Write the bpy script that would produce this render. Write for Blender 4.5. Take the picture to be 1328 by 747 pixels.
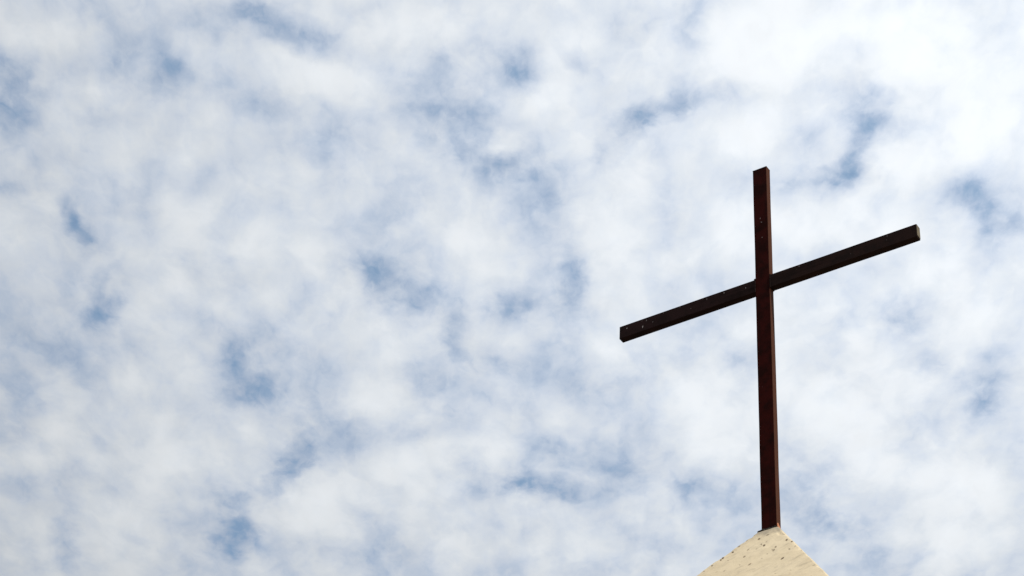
import bpy, bmesh, math, random
from math import radians, sin, cos, pi
from mathutils import Matrix, Vector, noise

scene = bpy.context.scene
for o in list(bpy.data.objects):
    bpy.data.objects.remove(o, do_unlink=True)
COL = scene.collection

# ------------------------------------------------------------------ camera
EYE = 1.6
cam_d = bpy.data.cameras.new('camera')
cam_d.sensor_width = 36.0
cam_d.lens = 2970.69 / 1328.0 * 36.0
cam_d.clip_start = 0.1
cam_d.clip_end = 20000.0
cam = bpy.data.objects.new('camera', cam_d)
COL.objects.link(cam)
RT = Vector((0.99814611, -0.03807135, 0.04748586))
UP = Vector((-0.06086325, -0.62436311, 0.77875951))
FW = Vector((0.0, 0.78020592, 0.62552276))
cam.matrix_world = Matrix(((RT.x, UP.x, -FW.x, 0), (RT.y, UP.y, -FW.y, 0),
                           (RT.z, UP.z, -FW.z, EYE), (0, 0, 0, 1)))
scene.camera = cam

# ------------------------------------------------------------------ light
SUN_AZ, SUN_EL = radians(135), radians(62)
sun_d = bpy.data.lights.new('sun', 'SUN')
sun_d.energy = 4.4
sun_d.angle = radians(0.8)
sun_d.color = (1.0, 0.94, 0.84)
sun = bpy.data.objects.new('sun', sun_d)
COL.objects.link(sun)
SUN_DIR = Vector((sin(SUN_AZ) * cos(SUN_EL), cos(SUN_AZ) * cos(SUN_EL), sin(SUN_EL)))
sun.rotation_euler = (-SUN_DIR).to_track_quat('-Z', 'Y').to_euler()

scene.view_settings.view_transform = 'Standard'
scene.view_settings.look = 'None'
scene.view_settings.gamma = 1.0
scene.view_settings.exposure = 0.0
scene.view_settings.use_curve_mapping = False


def lin(r, g, b):
    f = lambda c: (c / 255 / 12.92) if c / 255 <= .04045 else ((c / 255 + .055) / 1.055) ** 2.4
    return (f(r), f(g), f(b))


class NT:
    """small helper for wiring shader nodes"""
    def __init__(self, tree):
        self.t = tree
        self.n, self.l = tree.nodes, tree.links

    def node(self, kind, **kw):
        n = self.n.new(kind)
        for k, v in kw.items():
            setattr(n, k, v)
        return n

    def put(self, sock, v):
        if hasattr(v, 'is_output'):
            self.l.new(v, sock)
        elif v is not None:
            if sock.type == 'RGBA' and len(v) == 3:
                v = (*v, 1)
            sock.default_value = v

    def math(self, op, a, b=None, c=None, clamp=False):
        n = self.node('ShaderNodeMath', operation=op, use_clamp=clamp)
        for i, v in enumerate((a, b, c)):
            if v is not None:
                self.put(n.inputs[i], v)
        return n.outputs[0]

    def vmath(self, op, a, b=None, scale=None):
        n = self.node('ShaderNodeVectorMath', operation=op)
        self.put(n.inputs[0], a)
        if b is not None:
            self.put(n.inputs[1], b)
        if scale is not None:
            self.put(n.inputs['Scale'], scale)
        return n.outputs['Value'] if op in ('DOT_PRODUCT', 'LENGTH', 'DISTANCE') else n.outputs['Vector']

    def noise(self, vec, scale, detail=4, rough=.55, dist=0, lac=2.0, color=False):
        n = self.node('ShaderNodeTexNoise')
        self.put(n.inputs['Vector'], vec)
        n.inputs['Scale'].default_value = scale
        n.inputs['Detail'].default_value = detail
        n.inputs['Roughness'].default_value = rough
        n.inputs['Lacunarity'].default_value = lac
        n.inputs['Distortion'].default_value = dist
        return n.outputs['Color' if color else 'Fac']

    def mix(self, fac, a, b, blend='MIX'):
        n = self.node('ShaderNodeMix', data_type='RGBA', blend_type=blend)
        self.put(n.inputs[0], fac)
        self.put(n.inputs[6], a)
        self.put(n.inputs[7], b)
        return n.outputs[2]

    def ramp(self, fac, stops, interp='LINEAR'):
        n = self.node('ShaderNodeValToRGB')
        n.color_ramp.interpolation = interp
        e = n.color_ramp.elements
        while len(e) < len(stops):
            e.new(1.0)
        for el, (p, c) in zip(e, stops):
            el.position = p
            el.color = (*c, 1) if len(c) == 3 else c
        self.put(n.inputs[0], fac)
        return n.outputs[0]

    def step(self, v, a, b, smooth=True):
        n = self.node('ShaderNodeMapRange')
        n.interpolation_type = 'SMOOTHSTEP' if smooth else 'LINEAR'
        n.clamp = True
        self.put(n.inputs['Value'], v)
        n.inputs['From Min'].default_value = a
        n.inputs['From Max'].default_value = b
        return n.outputs[0]

    def spot(self, vec, loc, rot, scale):
        """soft elliptical spot: 1 at its centre, 0 at its rim"""
        m = self.node('ShaderNodeMapping', vector_type='TEXTURE')
        self.put(m.inputs['Vector'], vec)
        m.inputs['Location'].default_value = loc
        m.inputs['Rotation'].default_value = rot
        m.inputs['Scale'].default_value = scale
        g = self.node('ShaderNodeTexGradient', gradient_type='SPHERICAL')
        self.l.new(m.outputs[0], g.inputs[0])
        return g.outputs['Fac']


# ------------------------------------------------------------------ sky
# A real sky direction is projected onto a flat cloud layer (x/z, y/z); the
# layer is broken by gaps: (x, y, radius, radius, turn, depth).
GAPS = [
    (-0.2731, 0.996, 0.0165, 0.0103, 2.93, 0.5), (-0.2557, 1.0272, 0.0292, 0.0189, 1.81, 0.3), (-0.2409, 1.05, 0.0183, 0.0149, 2.08, 0.3),
    (-0.2225, 1.0638, 0.0149, 0.0122, 2.08, 0.35), (-0.1786, 0.9985, 0.0211, 0.0105, 3.01, 0.7), (-0.1719, 0.9875, 0.0162, 0.0065, 3.03, 0.5),
    (-0.1407, 1.0126, 0.0227, 0.0098, -2.57, 0.85), (-0.1036, 0.9843, 0.0079, 0.0065, 1.8, 0.4), (-0.3325, 1.0827, 0.0353, 0.0127, 1.74, 0.95),
    (-0.3187, 1.0602, 0.0174, 0.014, 2.4, 0.45), (-0.3365, 1.1733, 0.0143, 0.0106, 2.73, 0.5), (-0.3019, 1.2037, 0.0145, 0.0048, -1.77, 1.0),
    (-0.2956, 1.2287, 0.0136, 0.0048, 1.71, 0.5), (-0.1567, 1.0758, 0.0209, 0.0086, 3.03, 0.45), (-0.0605, 1.0658, 0.0202, 0.0166, -2.57, 0.75),
    (-0.0418, 1.0909, 0.0249, 0.0134, 1.58, 0.7), (-0.0236, 1.0324, 0.0232, 0.0137, 3.02, 0.6), (-0.017, 1.1193, 0.0167, 0.0131, 1.64, 0.8),
    (-0.0385, 1.1077, 0.009, 0.007, 1.66, 0.5), (-0.1045, 1.2373, 0.0151, 0.0135, -2.71, 1.0), (-0.0802, 1.1365, 0.0247, 0.0183, 1.69, 0.28),
    (-0.0934, 1.1906, 0.0367, 0.0235, 1.65, 0.28), (-0.2257, 1.2448, 0.0154, 0.01, 2.92, 0.45), (-0.1993, 1.2533, 0.0178, 0.0134, 2.82, 0.4),
    (-0.1509, 1.1164, 0.0164, 0.0118, 2.91, 0.22), (-0.1471, 1.1519, 0.018, 0.0157, 2.19, 0.18), (-0.0443, 1.0124, 0.0243, 0.0124, 1.58, 0.35),
    (-0.0468, 1.1543, 0.0176, 0.0161, 2.05, 0.35), (-0.3214, 1.1486, 0.0286, 0.0161, 1.8, 0.28), (-0.2753, 1.0994, 0.0167, 0.0127, 2.75, 0.28),
    (-0.2188, 1.048, 0.0144, 0.0113, 1.95, 0.28), (-0.1178, 1.1037, 0.0214, 0.0161, 2.9, 0.22), (0.0539, 0.9906, 0.0209, 0.0111, -1.97, 0.5),
    (0.0968, 0.9719, 0.0181, 0.007, 1.47, 0.65), (0.0312, 1.014, 0.0061, 0.0057, 1.7, 0.4), (-0.0064, 1.0282, 0.0185, 0.0106, 1.55, 0.5),
    (0.02, 0.9836, 0.0103, 0.0091, 2.95, 0.35), (0.0684, 1.0796, 0.0205, 0.0071, 2.15, 0.9), (0.0896, 1.0575, 0.0213, 0.0082, 2.65, 0.75),
    (0.0999, 1.0424, 0.0098, 0.0077, 1.46, 0.6), (0.1339, 1.0381, 0.013, 0.0063, 3.06, 0.35), (0.0516, 1.1092, 0.0097, 0.0055, 1.51, 0.45),
    (0.0, 1.1154, 0.0142, 0.012, 2.92, 0.6), (0.2247, 1.0548, 0.0172, 0.013, 1.31, 0.8), (0.2158, 1.092, 0.0195, 0.0063, 1.68, 0.85),
    (0.2137, 1.111, 0.014, 0.0076, 3.07, 0.75), (0.1951, 1.118, 0.019, 0.0106, 3.07, 0.5), (0.1811, 1.0753, 0.0164, 0.0111, -2.81, 0.35),
    (0.2043, 1.0332, 0.0153, 0.0111, 3.13, 0.35), (0.2944, 1.125, 0.0155, 0.0093, -2.37, 0.55), (0.3209, 1.1475, 0.015, 0.0087, -2.52, 0.5),
    (0.0217, 1.1441, 0.0295, 0.0112, 1.53, 0.4), (0.032, 1.1828, 0.0226, 0.0073, 1.52, 0.35), (0.042, 1.2274, 0.0202, 0.0069, 1.52, 0.6),
    (0.2772, 0.9637, 0.0079, 0.0058, -3.09, 0.2), (0.169, 1.1189, 0.0131, 0.0121, -3.01, 0.25), (-0.2924, 1.3019, 0.0246, 0.0082, 1.7, 1.0),
    (-0.271, 1.3408, 0.0125, 0.0083, 1.82, 0.4), (-0.3297, 1.3514, 0.019, 0.0154, -2.23, 0.35), (-0.3173, 1.3932, 0.019, 0.0129, -1.89, 0.4),
    (-0.3621, 1.4046, 0.0241, 0.019, 2.29, 0.28), (-0.1881, 1.3512, 0.0356, 0.0268, 1.59, 0.55), (-0.2035, 1.3434, 0.0151, 0.0073, 1.68, 0.6),
    (-0.1929, 1.3901, 0.015, 0.0113, 1.84, 0.7), (-0.1324, 1.2817, 0.0188, 0.0166, 2.3, 0.35), (-0.0694, 1.2728, 0.0208, 0.0128, -2.72, 0.6),
    (-0.0885, 1.2572, 0.0123, 0.0109, 2.58, 0.6), (-0.0587, 1.2586, 0.0192, 0.014, 1.66, 0.4), (-0.0377, 1.3037, 0.0181, 0.0072, 1.57, 0.65),
    (-0.0171, 1.3282, 0.0255, 0.0116, -2.76, 0.55), (-0.038, 1.3473, 0.0304, 0.0236, 1.68, 0.35), (-0.0383, 1.3937, 0.0201, 0.0181, 1.99, 0.4),
    (-0.0119, 1.2786, 0.0216, 0.0105, 2.55, 0.45), (-0.1408, 1.4214, 0.0235, 0.0177, 1.34, 0.4), (-0.1309, 1.451, 0.0334, 0.0212, 1.68, 0.45),
    (-0.1567, 1.4768, 0.0234, 0.0078, 1.62, 0.9), (-0.1704, 1.505, 0.0222, 0.0082, 2.12, 0.95), (-0.2116, 1.5459, 0.0181, 0.008, 1.67, 0.65),
    (-0.2144, 1.5942, 0.0197, 0.0124, 2.0, 0.9), (-0.2027, 1.5767, 0.0156, 0.0084, 1.74, 0.65), (-0.218, 1.6242, 0.0242, 0.0083, 1.65, 0.4),
    (-0.2235, 1.5585, 0.0708, 0.0136, 1.64, 0.28), (-0.3249, 1.5197, 0.03, 0.0211, 2.8, 0.33), (-0.3486, 1.5667, 0.0601, 0.008, 1.69, 0.38),
    (-0.3537, 1.6217, 0.0266, 0.007, 1.7, 0.35), (-0.0775, 1.5916, 0.0294, 0.0169, 2.55, 0.45), (-0.0307, 1.5735, 0.018, 0.008, -2.01, 0.4),
    (-0.0023, 1.4867, 0.0274, 0.0198, -2.49, 0.6), (-0.1378, 1.6091, 0.0178, 0.0149, 2.65, 0.3), (-0.0629, 1.4304, 0.0132, 0.011, 2.79, 0.35),
    (-0.4027, 1.6696, 0.0282, 0.0133, 2.95, 0.35), (-0.3811, 1.46, 0.0167, 0.0131, 2.42, 0.22), (0.0373, 1.4964, 0.0206, 0.013, -3.06, 1.0),
    (0.0153, 1.4913, 0.0124, 0.0115, 2.43, 0.65), (0.0723, 1.3569, 0.0257, 0.0195, 2.41, 0.4), (0.1, 1.3407, 0.02, 0.0135, 2.34, 0.35),
    (0.1697, 1.3149, 0.0138, 0.0122, 1.4, 0.6), (0.1366, 1.3182, 0.015, 0.012, 3.04, 0.35), (0.2803, 1.2471, 0.0131, 0.01, 1.29, 0.55),
    (0.2581, 1.2432, 0.0182, 0.0121, -2.76, 0.4), (0.3099, 1.3053, 0.0202, 0.0087, -2.28, 0.5), (0.3462, 1.3202, 0.0216, 0.012, 1.33, 0.6),
    (0.3492, 1.3437, 0.0115, 0.0066, 1.33, 0.5), (0.3077, 1.3872, 0.0132, 0.0122, 0.87, 0.35), (0.3286, 1.3603, 0.0215, 0.015, 1.3, 0.35),
    (0.1558, 1.4781, 0.0178, 0.0145, -2.37, 0.75), (0.1373, 1.5051, 0.0188, 0.0124, 1.75, 0.5), (0.1686, 1.3547, 0.0153, 0.0124, 1.44, 0.4),
    (0.1079, 1.4083, 0.0271, 0.0209, 1.52, 0.3), (0.0979, 1.4662, 0.0233, 0.0214, 1.66, 0.3), (0.0404, 1.4514, 0.0191, 0.0165, 2.86, 0.4),
    (0.2616, 1.5247, 0.0337, 0.0151, -2.55, 0.6), (0.2389, 1.4939, 0.0294, 0.0132, 1.43, 0.5), (0.311, 1.5649, 0.0307, 0.0134, -2.29, 0.4),
    (0.2331, 1.4307, 0.0216, 0.012, -2.17, 0.4), (0.0146, 1.2716, 0.0175, 0.014, 2.95, 0.5), (0.0385, 1.3097, 0.0202, 0.0177, 1.67, 0.35),
    (0.0407, 1.2515, 0.019, 0.0086, 1.52, 0.45), (0.094, 1.6123, 0.0228, 0.0143, 3.0, 0.3), (0.0433, 1.5663, 0.0185, 0.0161, 1.72, 0.35),
    (0.1379, 1.5788, 0.02, 0.0186, 2.88, 0.3),
]
HEAPS = [
    (-0.136, 1.0464, 0.03, 0.0253, -2.94, 0.9), (-0.0682, 1.001, 0.0246, 0.0173, -2.94, 0.8), (-0.2201, 1.1317, 0.0176, 0.0146, 2.1, 0.8),
    (-0.2925, 1.0122, 0.0212, 0.0165, 2.67, 0.6), (-0.2728, 1.0753, 0.0243, 0.0154, 2.92, 0.6), (-0.3272, 1.1339, 0.0166, 0.0132, 2.23, 0.5),
    (-0.2209, 1.215, 0.0534, 0.033, 2.76, 0.55), (-0.338, 1.2178, 0.0347, 0.0246, 1.95, 0.5), (-0.0302, 1.201, 0.0405, 0.0369, 1.09, 0.8),
    (-0.0127, 1.0979, 0.0177, 0.0099, 2.71, 0.9), (-0.0972, 1.0514, 0.0206, 0.0167, -2.37, 0.5), (-0.338, 1.4219, 0.0371, 0.0207, 1.79, 0.7),
    (-0.3734, 1.4926, 0.0333, 0.0211, 1.87, 0.6), (-0.2373, 1.4886, 0.058, 0.0402, 2.13, 0.85), (-0.302, 1.5672, 0.0608, 0.0379, 1.8, 0.75),
    (-0.1465, 1.5387, 0.0417, 0.0382, 1.1, 0.95), (-0.095, 1.3966, 0.0325, 0.029, -2.55, 0.9), (-0.0746, 1.4711, 0.0308, 0.0276, 2.19, 0.7),
    (-0.0776, 1.314, 0.0319, 0.0283, 2.01, 0.7), (-0.0064, 1.4533, 0.023, 0.0189, 1.7, 0.5), (-0.0274, 1.5824, 0.0294, 0.0248, 1.79, 0.6),
    (0.1306, 0.9973, 0.04, 0.0333, 3.12, 1.0), (0.2171, 0.9766, 0.0487, 0.0326, 3.12, 1.0), (0.0701, 1.0106, 0.0202, 0.019, 1.52, 0.6),
    (0.0105, 1.0595, 0.0216, 0.0184, 2.94, 0.7), (0.0325, 1.1012, 0.0319, 0.0168, 2.59, 0.6), (0.1278, 1.0801, 0.0355, 0.0262, 3.07, 0.8),
    (0.2415, 1.0934, 0.0249, 0.0198, 1.66, 0.9), (0.0701, 1.2038, 0.0454, 0.0368, 1.54, 0.9), (0.1354, 1.173, 0.0321, 0.0232, 1.45, 0.6),
    (0.2168, 1.1613, 0.0358, 0.0223, 3.08, 0.7), (0.2835, 1.0785, 0.0257, 0.0217, -2.97, 0.8), (0.3005, 1.1941, 0.0322, 0.0214, 3.12, 0.6),
    (0.0671, 1.3133, 0.0331, 0.0277, 1.58, 0.8), (0.1488, 1.3762, 0.0449, 0.0319, 1.47, 0.95), (0.2743, 1.308, 0.04, 0.0313, -2.25, 0.8),
    (0.3302, 1.2378, 0.0302, 0.0267, 0.94, 0.7), (0.2482, 1.3707, 0.0535, 0.0423, -2.3, 0.9), (0.3202, 1.4548, 0.0538, 0.0332, -2.77, 0.8),
    (0.3637, 1.4343, 0.0523, 0.0345, 1.31, 0.7), (0.0384, 1.4026, 0.026, 0.023, 1.71, 0.6), (0.1207, 1.4819, 0.0236, 0.0203, 1.55, 0.5),
    (0.1851, 1.2787, 0.0535, 0.0217, 1.44, 0.5), (0.3646, 1.5323, 0.0461, 0.0416, 1.01, 0.6), (0.0293, 1.5877, 0.0236, 0.0211, 1.82, 0.4),
    (0.1773, 0.9933, 0.0705, 0.0596, -3.09, 0.6), (0.2788, 1.0047, 0.0752, 0.051, 1.28, 0.6),
]
GAP_R, GAP_S = 2.1, .85

world = bpy.data.worlds.new('World')
scene.world = world
world.use_nodes = True
world.node_tree.nodes.clear()
w = NT(world.node_tree)
SKY_K = 0.15
GAP_T = .62
HEAP_R, HEAP_T = 1.5, .38
GLOW0, GLOWK = .79, .54
sky = w.node('ShaderNodeTexSky', sky_type='NISHITA', sun_disc=False)
sky.sun_elevation = SUN_EL
sky.sun_rotation = SUN_AZ
sky.altitude = 200
sky.air_density = 1.0
sky.dust_density = 2.5
sky.ozone_density = 0.0

tc = w.node('ShaderNodeTexCoord')
D = tc.outputs['Generated']
sep = w.node('ShaderNodeSeparateXYZ')
w.l.new(D, sep.inputs[0])
zc = w.math('MAXIMUM', sep.outputs['Z'], 0.03)
comb = w.node('ShaderNodeCombineXYZ')
w.l.new(w.math('DIVIDE', sep.outputs['X'], zc), comb.inputs[0])
w.l.new(w.math('DIVIDE', sep.outputs['Y'], zc), comb.inputs[1])
P = comb.outputs[0]


def wobble(p, scale, amp, detail):
    c = w.noise(p, scale, detail, .55, color=True)
    v = w.vmath('SUBTRACT', c, (.5, .5, .5))
    v = w.vmath('MULTIPLY', v, (amp, amp * 1.3, 0))
    return w.vmath('ADD', p, v)


PW = wobble(P, 22, .020, 3)
PW = wobble(PW, 60, .016, 4)
gap = None
for (x, y, a, b, r, s) in GAPS:
    f = w.spot(PW, (x, y, 0), (0, 0, r), (a * GAP_R, b * GAP_R, 1))
    gap = w.math('MULTIPLY', f, s * GAP_S) if gap is None else w.math('MULTIPLY_ADD', f, s * GAP_S, gap)

heap = None
for (x, y, a, b, r, s) in HEAPS:
    f = w.spot(PW, (x, y, 0), (0, 0, r), (a * HEAP_R, b * HEAP_R, 1))
    heap = w.math('MULTIPLY', f, s) if heap is None else w.math('MULTIPLY_ADD', f, s, heap)
N = w.vmath('MULTIPLY', P, (1.0, .62, 1.0))   # heaped cloud: as tall as it is wide
n_big = w.noise(N, 9, 3, .5)
n_mid = w.noise(wobble(N, 30, .03, 3), 24, 5, .5)
n_fine = w.noise(wobble(N, 60, .02, 4), 66, 6, .55)


def puffs(scale, warp_scale, amp):
    v = w.node('ShaderNodeTexVoronoi', feature='SMOOTH_F1')
    w.l.new(wobble(N, warp_scale, amp, 4), v.inputs['Vector'])
    v.inputs['Scale'].default_value = scale
    v.inputs['Smoothness'].default_value = .35
    return v.outputs['Distance']


n_wisp = w.noise(wobble(N, 15, .085, 5), 34, 5, .52)
p_big = puffs(16, 40, .028)
p_small = puffs(44, 90, .014)
# ragged edges: the gaps are modulated by the finer cloud structure
mod = w.math('MULTIPLY_ADD', n_fine, .9, .45)
soft = w.math('POWER', w.math('MULTIPLY', gap, mod), .95)
t = w.math('MULTIPLY', soft, GAP_T)
t = w.math('ADD', t, w.math('MULTIPLY_ADD', n_mid, .62, -.16))
t = w.math('ADD', t, w.math('MULTIPLY_ADD', n_fine, .46, -.23))
t = w.math('SUBTRACT', t, w.math('MULTIPLY_ADD', heap, HEAP_T, -.13))
t = w.math('ADD', t, w.math('MULTIPLY_ADD', n_wisp, .62, -.31))
t = w.math('ADD', t, w.math('MULTIPLY_ADD', n_big, .6, -.30))
t = w.math('ADD', t, w.math('MULTIPLY_ADD', p_big, .36, -.16))
t = w.math('ADD', t, w.math('MULTIPLY_ADD', p_small, .26, -.12))
t = w.math('MINIMUM', w.math('SMOOTH_MAX', t, 0.0, .30), 1.25)

cloud = w.ramp(t, [(0.0, lin(229, 233, 237)), (.20, lin(215, 221, 228)), (.45, lin(198, 207, 220)),
                   (.75, lin(180, 195, 214)), (1.0, lin(150, 182, 208))])
# a thicker, brighter bank of cloud stands towards the south-east of the layer
bank = w.step(w.spot(P, (.42, .82, 0), (0, 0, .25), (.95, 1.45, 1)), 0.0, .95, False)
glow = w.math('MULTIPLY_ADD', bank, GLOWK, GLOW0)
glow = w.math('MULTIPLY', glow, w.math('MULTIPLY_ADD', w.math('ADD', n_fine, n_mid), .14, .87))
cloud = w.vmath('SCALE', cloud, scale=w.math('MULTIPLY', glow, 1.0 / SKY_K))
clear = w.math('MULTIPLY', w.step(t, .36, 1.2), .68)
col = w.mix(clear, cloud, sky.outputs[0])
# far cloud merges into an even veil at the horizon
veil = w.math('SUBTRACT', 1.0, w.step(sep.outputs['Z'], .04, .16))
col = w.mix(veil, col, tuple(c / SKY_K for c in lin(206, 214, 224)))
bg = w.node('ShaderNodeBackground')
w.put(bg.inputs['Color'], col)
bg.inputs['Strength'].default_value = SKY_K
wo = w.node('ShaderNodeOutputWorld')
w.l.new(bg.outputs[0], wo.inputs[0])
world.cycles.sampling_method = 'MANUAL'
world.cycles.sample_map_resolution = 512

# ------------------------------------------------------------------ helpers
PSI = radians(34.907)                     # the cross is turned from the camera
BASE = Vector((1.5565, 10.9786, 7.1373 + EYE))
ROT = -PSI


def mat(name, build):
    m = bpy.data.materials.new(name)
    m.use_nodes = True
    m.node_tree.nodes.clear()
    t = NT(m.node_tree)
    b = t.node('ShaderNodeBsdfPrincipled')
    o = t.node('ShaderNodeOutputMaterial')
    t.l.new(b.outputs[0], o.inputs[0])
    build(t, b)
    return m


def obj(name, bm, m, parent=None, smooth=False):
    me = bpy.data.meshes.new(name)
    bmesh.ops.recalc_face_normals(bm, faces=bm.faces)
    bm.to_mesh(me)
    bm.free()
    if smooth:
        for p in me.polygons:
            p.use_smooth = True
    me.materials.append(m)
    o = bpy.data.objects.new(name, me)
    COL.objects.link(o)
    if parent:
        o.parent = parent
    return o


def thing(name, label, cat, loc, rz=0):
    o = bpy.data.objects.new(name, None)
    o.empty_display_size = .2
    COL.objects.link(o)
    o.location = loc
    o.rotation_euler = (0, 0, rz)
    o['label'] = label
    o['category'] = cat
    return o


def box(bm, x0, x1, y0, y1, z0, z1, bev=0, seg=2):
    vs = bmesh.ops.create_cube(bm, size=1)['verts']
    for v in vs:
        v.co = Vector((x0 if v.co.x < 0 else x1, y0 if v.co.y < 0 else y1, z0 if v.co.z < 0 else z1))
    if bev:
        es = list({e for v in vs for e in v.link_edges})
        bmesh.ops.bevel(bm, geom=es, offset=bev, segments=seg, affect='EDGES', profile=.5)


def grid_bar(bm, ax, a, b, step, h0, h1, d0, d1, bev, amp, seed):
    """a rectangular tube along x or z with rounded corners and slightly uneven sheet metal"""
    n = max(2, int(abs(b - a) / step))
    prof = []
    for cx, cy, a0 in ((h1 - bev, d1 - bev, 0), (h0 + bev, d1 - bev, 90), (h0 + bev, d0 + bev, 180), (h1 - bev, d0 + bev, 270)):
        for k in range(4):
            th = radians(a0 + 30 * k)
            prof.append((cx + bev * cos(th), cy + bev * sin(th)))
    rings = []
    for i in range(n + 1):
        u = a + (b - a) * i / n
        ring = []
        for (h, d) in prof:
            q = Vector((u * 3 + seed, h * 6, d * 6))
            dn = amp * noise.noise(q)
            dm = amp * noise.noise(q + Vector((9, 4, 2)))
            co = (u, d + dn, h + dm) if ax == 'x' else (h + dm, d + dn, u)
            ring.append(bm.verts.new(co))
        rings.append(ring)
    m = len(prof)
    for i in range(n):
        for j in range(m):
            bm.faces.new((rings[i][j], rings[i][(j + 1) % m], rings[i + 1][(j + 1) % m], rings[i + 1][j]))
    bm.faces.new(rings[0])
    bm.faces.new(rings[-1])


# ------------------------------------------------------------------ materials
def paint_build(chips, base, tint, drip, sunlit_side=None):
    """old oxide-brown gloss paint: blotches, runs, grime and small bare chips at given places"""
    def f(t, b):
        ob = t.node('ShaderNodeTexCoord').outputs['Object']
        n1 = t.noise(ob, 14, 5, .6)
        runs = t.noise(t.vmath('MULTIPLY', ob, drip), 1.0, 5, .6)
        fine = t.noise(ob, 160, 4, .65)
        c = t.mix(t.step(n1, .38, .66), base, tint)
        c = t.mix(t.math('MULTIPLY', t.step(runs, .52, .74), .65), c, (.006, .0028, .0022))
        c = t.mix(t.math('MULTIPLY', t.step(fine, .58, .80), .35), c, (.030, .012, .008))
        if sunlit_side:                                  # sunlight on the right-hand side, painted in as a lighter brown
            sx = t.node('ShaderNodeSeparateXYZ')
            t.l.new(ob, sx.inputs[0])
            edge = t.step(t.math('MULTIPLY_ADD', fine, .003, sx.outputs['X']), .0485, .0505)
            c = t.mix(t.math('MULTIPLY', edge, t.math('MULTIPLY_ADD', runs, .5, .6)), c, sunlit_side)
        pale = None
        jag = t.vmath('SUBTRACT', t.noise(ob, 120, 3, .6, color=True), (.5, .5, .5))
        po = t.vmath('ADD', ob, t.vmath('SCALE', jag, scale=.010))
        for (x, y, z, rx, rz, turn, k) in chips:
            s = t.spot(po, (x, y, z), (0, turn, 0), (rx, .03, rz))
            s = t.math('MULTIPLY', t.step(s, .15, .6), k)
            pale = s if pale is None else t.math('MAXIMUM', pale, s)
        if pale is not None:
            c = t.mix(pale, c, (.34, .31, .30))
        t.put(b.inputs['Base Color'], c)
        r = t.math('MULTIPLY_ADD', n1, .25, .50)
        t.put(b.inputs['Roughness'], r)
        b.inputs['Specular IOR Level'].default_value = .03
        bp = t.node('ShaderNodeBump')
        bp.inputs['Strength'].default_value = .35
        bp.inputs['Distance'].default_value = .002
        t.put(bp.inputs['Height'], t.math('ADD', fine, t.math('MULTIPLY', n1, 2.0)))
        t.l.new(bp.outputs[0], b.inputs['Normal'])
    return f


DP = .0494                                 # depth of the steel tube
YF = -DP / 2
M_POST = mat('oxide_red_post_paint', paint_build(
    [(-.004, YF, 2.335, .0035, .010, .3, .55), (.004, YF, 2.300, .004, .011, -.5, .5),
     (.006, YF, 2.175, .0045, .007, 0, .45), (-.02, YF, 1.02, .003, .004, 0, .12)],
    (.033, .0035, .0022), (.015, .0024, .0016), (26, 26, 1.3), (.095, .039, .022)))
M_ARM_L = mat('dark_brown_arm_paint', paint_build(
    [(-.972, YF, 1.825, .006, .008, 0, .75), (-.855, YF, 1.792, .005, .013, .2, 1.0),
     (-.828, YF, 1.833, .004, .010, .3, .55), (-.862, YF, 1.842, .004, .006, 0, .35),
     (-.782, YF, 1.802, .005, .006, 0, .35), (-.705, YF, 1.845, .004, .005, 0, .4),
     (-.585, YF, 1.848, .004, .006, 0, .6), (-.506, YF, 1.804, .005, .005, 0, .4),
     (-.392, YF, 1.834, .003, .012, .2, .4), (-.270, YF, 1.838, .005, .008, 0, .65),
     (-.118, YF, 1.818, .0045, .009, 0, .6)],
    (.022, .0105, .0100), (.014, .0075, .0070), (1.6, 22, 22)))
M_ARM_R = mat('dark_brown_arm_paint_weathered', paint_build(
    [(.252, YF, 1.842, .006, .006, 0, .45), (.235, YF, 1.824, .003, .004, 0, .2),
     (.845, YF, 1.838, .003, .012, .3, .4), (.838, YF, 1.812, .003, .006, 0, .2), (.60, YF, 1.80, .003, .004, 0, .15)],
    (.022, .0110, .0090), (.014, .0085, .0075), (1.6, 22, 22)))


def cap_build(t, b):
    ob = t.node('ShaderNodeTexCoord').outputs['Object']
    n = t.noise(ob, 60, 4, .6)
    t.put(b.inputs['Base Color'], t.mix(t.step(n, .35, .7), (.16, .125, .065), (.10, .075, .042)))
    b.inputs['Roughness'].default_value = .75


M_CAP = mat('ochre_grime_on_end_cap', cap_build)


def seam_build(t, b):
    ob = t.node('ShaderNodeTexCoord').outputs['Object']
    n = t.noise(ob, 90, 4, .65)
    t.put(b.inputs['Base Color'], t.mix(t.step(n, .45, .75), (.012, .010, .008), (.09, .075, .05)))
    b.inputs['Roughness'].default_value = .8


M_PLATE = mat('grimy_base_plate_steel', seam_build)


def rust_build(t, b):
    ob = t.node('ShaderNodeTexCoord').outputs['Object']
    n = t.noise(ob, 120, 4, .65)
    t.put(b.inputs['Base Color'], t.mix(t.step(n, .35, .75), (.62, .20, .085), (.50, .27, .15)))
    b.inputs['Roughness'].default_value = .85


M_RUST = mat('bare_orange_primer', rust_build)


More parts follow.
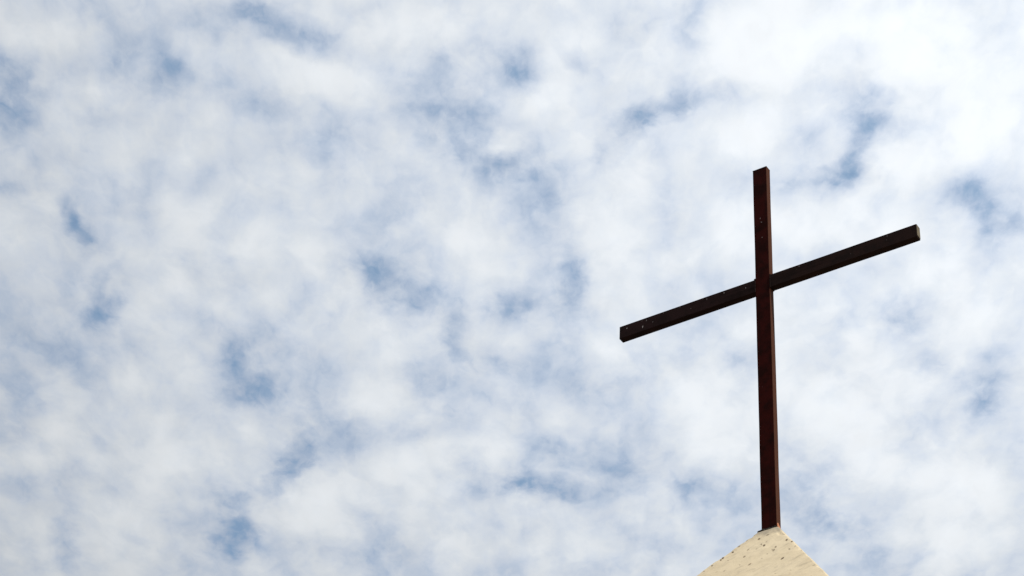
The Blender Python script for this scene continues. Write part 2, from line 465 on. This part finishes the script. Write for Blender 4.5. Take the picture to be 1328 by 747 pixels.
def plaster_build(pits):
    def f(t, b):
        ob = t.node('ShaderNodeTexCoord').outputs['Object']
        n1 = t.noise(ob, 3.5, 5, .6)
        n2 = t.noise(ob, 22, 5, .62)
        # trowel strokes run up to the right across the face
        m = t.node('ShaderNodeMapping', vector_type='TEXTURE')
        t.put(m.inputs['Vector'], ob)
        m.inputs['Rotation'].default_value = (0, radians(-38), 0)
        m.inputs['Scale'].default_value = (.16, .05, .030)
        strokes = t.noise(m.outputs[0], 1.0, 5, .62, .4)
        grain = t.noise(ob, 240, 3, .6)
        c = t.mix(t.step(n1, .3, .7), PL_A, PL_B)
        c = t.mix(t.math('MULTIPLY', t.step(n2, .50, .72), .5), c, PL_C)
        patch = t.step(t.noise(ob, 7, 4, .6), .40, .62)
        c = t.mix(t.math('MULTIPLY', t.math('MULTIPLY', t.step(strokes, .47, .70), patch), .5), c, PL_D)
        # weather-grey round the very top where water stands against the post
        sz = t.node('ShaderNodeSeparateXYZ')
        t.l.new(ob, sz.inputs[0])
        wear = t.math('MULTIPLY', t.step(t.math('MULTIPLY_ADD', n2, .16, sz.outputs['Z']), -.02, .06), .85)
        c = t.mix(wear, c, PL_D)
        # scattered fly-specks
        mv = t.node('ShaderNodeMapping', vector_type='TEXTURE')
        t.put(mv.inputs['Vector'], t.vmath('ADD', ob, t.vmath('SCALE', t.vmath('SUBTRACT', t.noise(ob, 70, 3, .6, color=True), (.5, .5, .5)), scale=.025)))
        mv.inputs['Rotation'].default_value = (0, radians(-40), 0)
        mv.inputs['Scale'].default_value = (1.0, 1.0, .6)
        vo = t.node('ShaderNodeTexVoronoi', feature='F1')
        t.l.new(mv.outputs[0], vo.inputs['Vector'])
        vo.inputs['Scale'].default_value = 22
        sv = t.node('ShaderNodeSeparateColor')
        t.l.new(vo.outputs['Color'], sv.inputs[0])
        few = t.math('GREATER_THAN', sv.outputs[0], .55)
        size = t.math('MULTIPLY_ADD', sv.outputs[1], .20, .06)
        speck = t.math('MULTIPLY', t.math('MULTIPLY', few, t.step(t.math('SUBTRACT', size, vo.outputs['Distance']), 0, .06)), sv.outputs[2])
        speck = t.math('MULTIPLY', speck, t.step(n2, .38, .54))
        c = t.mix(t.math('MULTIPLY', speck, .75), c, (.30, .21, .12))
        dark = None
        jag = t.vmath('SUBTRACT', t.noise(ob, 90, 3, .6, color=True), (.5, .5, .5))
        po = t.vmath('ADD', ob, t.vmath('SCALE', jag, scale=.012))
        for (x, z, rx, rz, turn, k) in pits:
            y = -.0435 + z * 1.0 * .7294
            s = t.spot(po, (x, y, z), (0, turn, 0), (rx, .04, rz))
            s = t.math('MULTIPLY', t.step(s, .12, .55), k * .85)
            dark = s if dark is None else t.math('MAXIMUM', dark, s)
        if dark is not None:
            c = t.mix(dark, c, (.055, .028, .014))
        t.put(b.inputs['Base Color'], c)
        b.inputs['Roughness'].default_value = .92
        b.inputs['Specular IOR Level'].default_value = .15
        bp = t.node('ShaderNodeBump')
        bp.inputs['Strength'].default_value = .5
        bp.inputs['Distance'].default_value = .006
        h = t.math('ADD', n2, t.math('MULTIPLY', strokes, .8))
        h = t.math('MULTIPLY_ADD', grain, .25, h)
        if dark is not None:
            h = t.math('SUBTRACT', h, t.math('MULTIPLY', dark, .6))
        t.put(bp.inputs['Height'], h)
        t.l.new(bp.outputs[0], b.inputs['Normal'])
    return f


PL_A, PL_B, PL_C, PL_D = (.585, .500, .355), (.540, .455, .315), (.49, .415, .305), (.27, .235, .18)
PITS = [(-0.0214, -0.0995, 0.0189, 0.0121, -2.02, 0.8), (0.0523, -0.2116, 0.0232, 0.01, 1.19, 1.0), (0.0272, -0.1889, 0.0161, 0.0063, -2.15, 0.7), (0.1948, -0.2213, 0.0218, 0.0099, 1.33, 0.95), (0.2428, -0.2643, 0.0165, 0.0097, -1.78, 0.95), (0.2557, -0.3518, 0.0183, 0.0072, -2.13, 0.7), (0.2491, -0.4513, 0.0198, 0.0148, 1.62, 1.0), (0.1456, -0.2748, 0.0199, 0.0088, 1.22, 0.7), (0.1437, -0.3073, 0.0263, 0.012, 1.36, 0.65), (0.1316, -0.2957, 0.0194, 0.008, -2.19, 0.5), (-0.0443, -0.2863, 0.018, 0.011, 1.47, 0.7), (0.0325, -0.4075, 0.0207, 0.0128, 1.45, 0.7), (-0.1612, -0.1753, 0.0234, 0.0092, -2.19, 1.0), (-0.2089, -0.2165, 0.0252, 0.0097, -2.08, 1.0), (-0.2132, -0.2368, 0.0194, 0.0084, -2.03, 1.0), (-0.2495, -0.2832, 0.0155, 0.0087, -2.08, 0.8), (-0.1446, -0.1224, 0.016, 0.0151, -2.48, 0.7), (-0.1292, -0.0871, 0.0127, 0.011, -2.26, 0.6), (-0.1089, -0.0759, 0.0127, 0.0099, -2.19, 0.5), (-0.0487, -0.2097, 0.0198, 0.0102, 1.46, 0.5), (0.01, -0.2296, 0.013, 0.0061, -1.95, 0.4), (0.0508, -0.1697, 0.0124, 0.0087, -1.98, 0.4), (0.1125, -0.3305, 0.0124, 0.0062, -1.97, 0.6), (0.0971, -0.3752, 0.0119, 0.0075, -2.03, 0.5), (-0.1517, -0.2745, 0.0139, 0.0058, -2.26, 0.5), (-0.0414, -0.375, 0.0136, 0.0057, -2.26, 0.5), (0.288, -0.3392, 0.0121, 0.0083, -2.26, 0.5), (0.3461, -0.4074, 0.0229, 0.0048, -2.24, 0.5), (0.4089, -0.48, 0.0156, 0.0046, -2.18, 0.4), (-0.0525, 0.0039, 0.0192, 0.0148, -2.84, 0.8), (-0.127, -0.4014, 0.0144, 0.0108, 1.72, 0.4), (-0.285, -0.3268, 0.0134, 0.01, -1.71, 0.5), (0.5022, -0.6467, 0.0131, 0.0104, -2.86, 0.35), (0.0271, -0.0814, 0.013, 0.0128, -2.79, 0.5), (0.1391, -0.1254, 0.0335, 0.0056, -2.34, 0.6), (-0.0832, -0.0239, 0.016, 0.0133, -2.21, 0.7), (0.2646, -0.6157, 0.0148, 0.0063, -2.39, 0.35), (0.3609, -0.6298, 0.0126, 0.0055, -2.25, 0.3)]
M_PLASTER = mat('cream_lime_plaster', plaster_build(PITS))
M_WALL = mat('cream_wall_plaster', plaster_build([]))


def ground_build(t, b):
    ob = t.node('ShaderNodeTexCoord').outputs['Object']
    n = t.noise(ob, .4, 6, .6)
    g = t.noise(ob, 18, 5, .7)
    c = t.mix(t.step(n, .35, .65), (.115, .098, .075), (.085, .075, .060))
    c = t.mix(t.math('MULTIPLY', g, .5), c, (.15, .13, .10))
    t.put(b.inputs['Base Color'], c)
    b.inputs['Roughness'].default_value = .95
    bp = t.node('ShaderNodeBump')
    bp.inputs['Strength'].default_value = .5
    bp.inputs['Distance'].default_value = .03
    t.put(bp.inputs['Height'], g)
    t.l.new(bp.outputs[0], b.inputs['Normal'])


M_GROUND = mat('dusty_earth', ground_build)


def bronze_build(t, b):
    ob = t.node('ShaderNodeTexCoord').outputs['Object']
    n = t.noise(ob, 9, 5, .6)
    t.put(b.inputs['Base Color'], t.mix(t.step(n, .35, .65), (.10, .075, .04), (.07, .09, .07)))
    b.inputs['Metallic'].default_value = .8
    b.inputs['Roughness'].default_value = .5


# ------------------------------------------------------------------ ground
bm = bmesh.new()
bmesh.ops.create_grid(bm, x_segments=8, y_segments=8, size=3000)
g = obj('ground', bm, M_GROUND)
g['kind'] = 'structure'

# ------------------------------------------------------------------ tower
TOWER_H = BASE.z
tower = thing('bell_tower', 'cream plastered church tower with a steep pointed roof carrying the dark cross',
              'tower', (BASE.x, BASE.y, 0), ROT)
TX, TY, KX, KY, ZT = .0665, .0435, .7079, .7294, -.0047
ROOF_H = 1.75


def roof_mesh():
    bm = bmesh.new()
    rows = [0.0]
    while rows[-1] < ROOF_H:
        rows.append(rows[-1] + .010 + rows[-1] * .012)
    rows[-1] = ROOF_H
    NS = 72
    rings = []
    for dz in rows:
        hx, hy = TX + KX * dz, TY + KY * dz
        rad_ = min(.008, hy * .4)
        corners = []
        ring = []
        cs_ = ((-1, -1), (1, -1), (1, 1), (-1, 1))
        pts_ = []
        for ci in range(4):
            sx, sy = cs_[ci]
            a0 = {(-1, -1): 180, (1, -1): 270, (1, 1): 0, (-1, 1): 90}[(sx, sy)]
            for k in range(5):
                th = radians(a0 + 22.5 * k)
                pts_.append((sx * (hx - rad_) + rad_ * cos(th), sy * (hy - rad_) + rad_ * sin(th)))
            nx, ny = cs_[(ci + 1) % 4]
            a = (pts_[-1])
            th = radians({(-1, -1): 270, (1, -1): 0, (1, 1): 90, (-1, 1): 180}[(sx, sy)])
            e0 = pts_[-1]
            b0 = radians({(-1, -1): 270, (1, -1): 0, (1, 1): 90, (-1, 1): 180}[(sx, sy)])
            e1 = (nx * (hx - rad_) + rad_ * cos(b0), ny * (hy - rad_) + rad_ * sin(b0))
            for k in range(1, 26):
                u = k / 26
                pts_.append((e0[0] + (e1[0] - e0[0]) * u, e0[1] + (e1[1] - e0[1]) * u))
        for (x, y) in pts_:
            x *= 1.045 if x < 0 else 1.0          # the mason's cap is a little lopsided
            q = Vector((x, y, -dz))
            amp = .004 * min(1, .3 + dz * 3)
            d1 = noise.noise(q * 9) * amp + noise.noise(q * 28) * .0022
            corner = min(abs(abs(x) - hx * (1.045 if x < 0 else 1)), 1) + min(abs(abs(y) - hy), 1)
            if corner < .03:                      # nibbled arris
                d1 -= .012 * max(0, noise.noise(q * 24 + Vector((3, 1, 7))))
            r = Vector((x, y, 0))
            r = r.normalized() if r.length > 1e-6 else r
            q = q + r * d1 + Vector((0, 0, ZT + d1 * .6))
            ring.append(bm.verts.new(q))
        rings.append(ring)
    m = len(rings[0])
    for i in range(len(rings) - 1):
        for j in range(m):
            bm.faces.new((rings[i][j], rings[i][(j + 1) % m], rings[i + 1][(j + 1) % m], rings[i + 1][j]))
    bm.faces.new(rings[0])
    bm.faces.new(rings[-1])
    return bm


roof = obj('roof', roof_mesh(), M_PLASTER, tower, smooth=True)
roof.location = (0, 0, TOWER_H)

EAVE = TOWER_H + ZT - ROOF_H
HW = TX + KX * ROOF_H
bm = bmesh.new()
box(bm, -HW - .06, HW + .06, -HW - .08, HW + .08, EAVE - .10, EAVE - .003, .012)
box(bm, -HW, HW, -HW - .02, HW + .02, EAVE - .20, EAVE - .103, .012)
obj('cornice', bm, M_WALL, tower)


def tower_wall():
    """square shaft, four arched belfry openings through 0.3 m thick walls"""
    bm = bmesh.new()
    S, T = HW - .09, .30
    top = EAVE - .203
    sill, spring, ow = top - 1.75, top - .85, .42
    for k in range(4):
        M = Matrix.Rotation(k * pi / 2, 4, 'Z')
        arch = [(-ow, sill), (-ow, spring)] + [(-ow * cos(i * pi / 14), spring + ow * sin(i * pi / 14)) for i in range(1, 14)] + [(ow, spring), (ow, sill)]
        # mitred wall panel: outer loop and inner loop
        def loop(y, half):
            out = [(-half, 0), (-half, top), (half, top), (half, 0)]
            return [bm.verts.new(M @ Vector((x, y, z))) for x, z in out], [bm.verts.new(M @ Vector((x, y, z))) for x, z in arch]
        o1, a1 = loop(-S, S)
        o2, a2 = loop(-S + T, S - T)
        for o_, a_ in ((o1, a1), (o2, a2)):
            half = len(a_) // 2
            # left of the opening, right of it and below
            bm.faces.new([o_[0], o_[1]] + [bm.verts.new(a_[half].co + (o_[1].co + o_[2].co) / 2 - a_[half].co)] + a_[half::-1])
            bm.faces.new([o_[2], o_[3]] + a_[:half - 1:-1] + [bm.verts.new((o_[1].co + o_[2].co) / 2)])
            bm.faces.new([o_[3], o_[0], a_[0], a_[-1]])
        for i in range(len(a1) - 1):
            bm.faces.new((a1[i], a1[i + 1], a2[i + 1], a2[i]))
        bm.faces.new((a1[-1], a1[0], a2[0], a2[-1]))
    bmesh.ops.remove_doubles(bm, verts=bm.verts, dist=1e-5)
    return bm


obj('wall', tower_wall(), M_WALL, tower)
bm = bmesh.new()
box(bm, -HW - .02, HW + .02, -HW - .02, HW + .02, 0.0, .55, .02)
obj('plinth', bm, M_WALL, tower)

# ------------------------------------------------------------------ cross
cross = thing('cross', 'tall dark brown steel cross standing on the cream pointed roof', 'cross', BASE, ROT)
POST_H, ARM_Z, ARM_H, LL, LR = 2.755, 1.7569, .0996, 1.0235, 1.0340

bm = bmesh.new()
grid_bar(bm, 'z', .004, POST_H - .003, .05, -.05, .05, -DP / 2, DP / 2, .004, .0012, 3.1)
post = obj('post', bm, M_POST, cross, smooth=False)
bm = bmesh.new()
box(bm, -.0505, .0505, -DP / 2 - .0007, DP / 2 + .0007, POST_H - .003, POST_H + .001, .001)
obj('end_cap', bm, M_PLATE, post)

bm = bmesh.new()
grid_bar(bm, 'x', -LL, -.0515, .05, ARM_Z, ARM_Z + ARM_H, -DP / 2 + .001, DP / 2 - .001, .004, .0012, 7.7)
arm_l = obj('arm', bm, M_ARM_L, cross)
bm = bmesh.new()
box(bm, -LL - .003, -LL, -DP / 2 + .002, DP / 2 - .002, ARM_Z + .001, ARM_Z + ARM_H - .001, .001)
obj('end_cap', bm, M_PLATE, arm_l)
bm = bmesh.new()
grid_bar(bm, 'x', .0515, LR, .05, ARM_Z, ARM_Z + ARM_H, -DP / 2 + .001, DP / 2 - .001, .004, .0012, 12.4)
arm_r = obj('arm', bm, M_ARM_R, cross)
bm = bmesh.new()
box(bm, LR, LR + .003, -DP / 2 + .003, DP / 2 - .003, ARM_Z + .010, ARM_Z + ARM_H - .004, .001)
cap = obj('end_cap', bm, M_CAP, arm_r)
cap['label'] = 'ochre-stained end cap'

# weld beads where the arms meet the post
for s, z0 in ((-1, ARM_Z), (1, ARM_Z)):
    bm = bmesh.new()
    path = []
    y0, y1 = -DP / 2 + .002, DP / 2 - .002
    zs, ze = z0 + .001, z0 + ARM_H + .001
    n = 26
    for i in range(n):
        path.append((y0 - .002, zs + (ze - zs) * i / n))
    for i in range(14):
        path.append((y0 + (y1 - y0) * i / 14, ze + .001))
    for i in range(n):
        path.append((y1 + .002, ze - (ze - zs) * i / n))
    for i in range(14):
        path.append((y1 - (y1 - y0) * i / 14, zs - .001))
    for i, (y, z) in enumerate(path):
        r = .0042 + .0018 * noise.noise(Vector((i * .9, s, 2)))
        if s < 0 and abs(z - ze) < .004:
            r += .003
        mtx = Matrix.Translation((s * .0515, y, z))
        bmesh.ops.create_icosphere(bm, subdivisions=1, radius=r, matrix=mtx)
    obj('weld_seam', bm, M_ARM_L if s < 0 else M_ARM_R, cross, smooth=True)

# base plate under the post, proud to the left, with lumps of old sealant
bm = bmesh.new()
box(bm, -.071, .050, -DP / 2 - .009, DP / 2 + .004, -.010, .009, .002)
rng = random.Random(4)
for i in range(40):
    x = -.066 + .112 * i / 39
    r = rng.uniform(.003, .0065)
    bmesh.ops.create_icosphere(bm, subdivisions=1, radius=r,
                               matrix=Matrix.Translation((x, -DP / 2 - .008 + rng.uniform(-.003, .003), .007 + rng.uniform(-.005, .004))) @ Matrix.Diagonal((1.4, 1, .8, 1)))
obj('base_plate', bm, M_PLATE, cross)

# bare orange patch at the foot of the post's right side
bm = bmesh.new()
outline = [(-.024, .012), (-.0235, .030), (-.019, .039), (-.013, .036), (-.009, .031), (-.002, .027), (.004, .024),
           (.011, .020), (.017, .014), (.0245, .010), (.0245, -.012), (.010, -.010), (-.004, .000), (-.016, .006)]
a = [bm.verts.new((.0515, y, z)) for y, z in outline]
b_ = [bm.verts.new((.0545, y * .95, z * .95 + .001)) for y, z in outline]
n = len(a)
bm.faces.new(a)
bm.faces.new(b_)
for i in range(n):
    bm.faces.new((a[i], a[(i + 1) % n], b_[(i + 1) % n], b_[i]))
rp = obj('rust_patch', bm, M_RUST, post)
rp['label'] = 'bright orange bare patch'
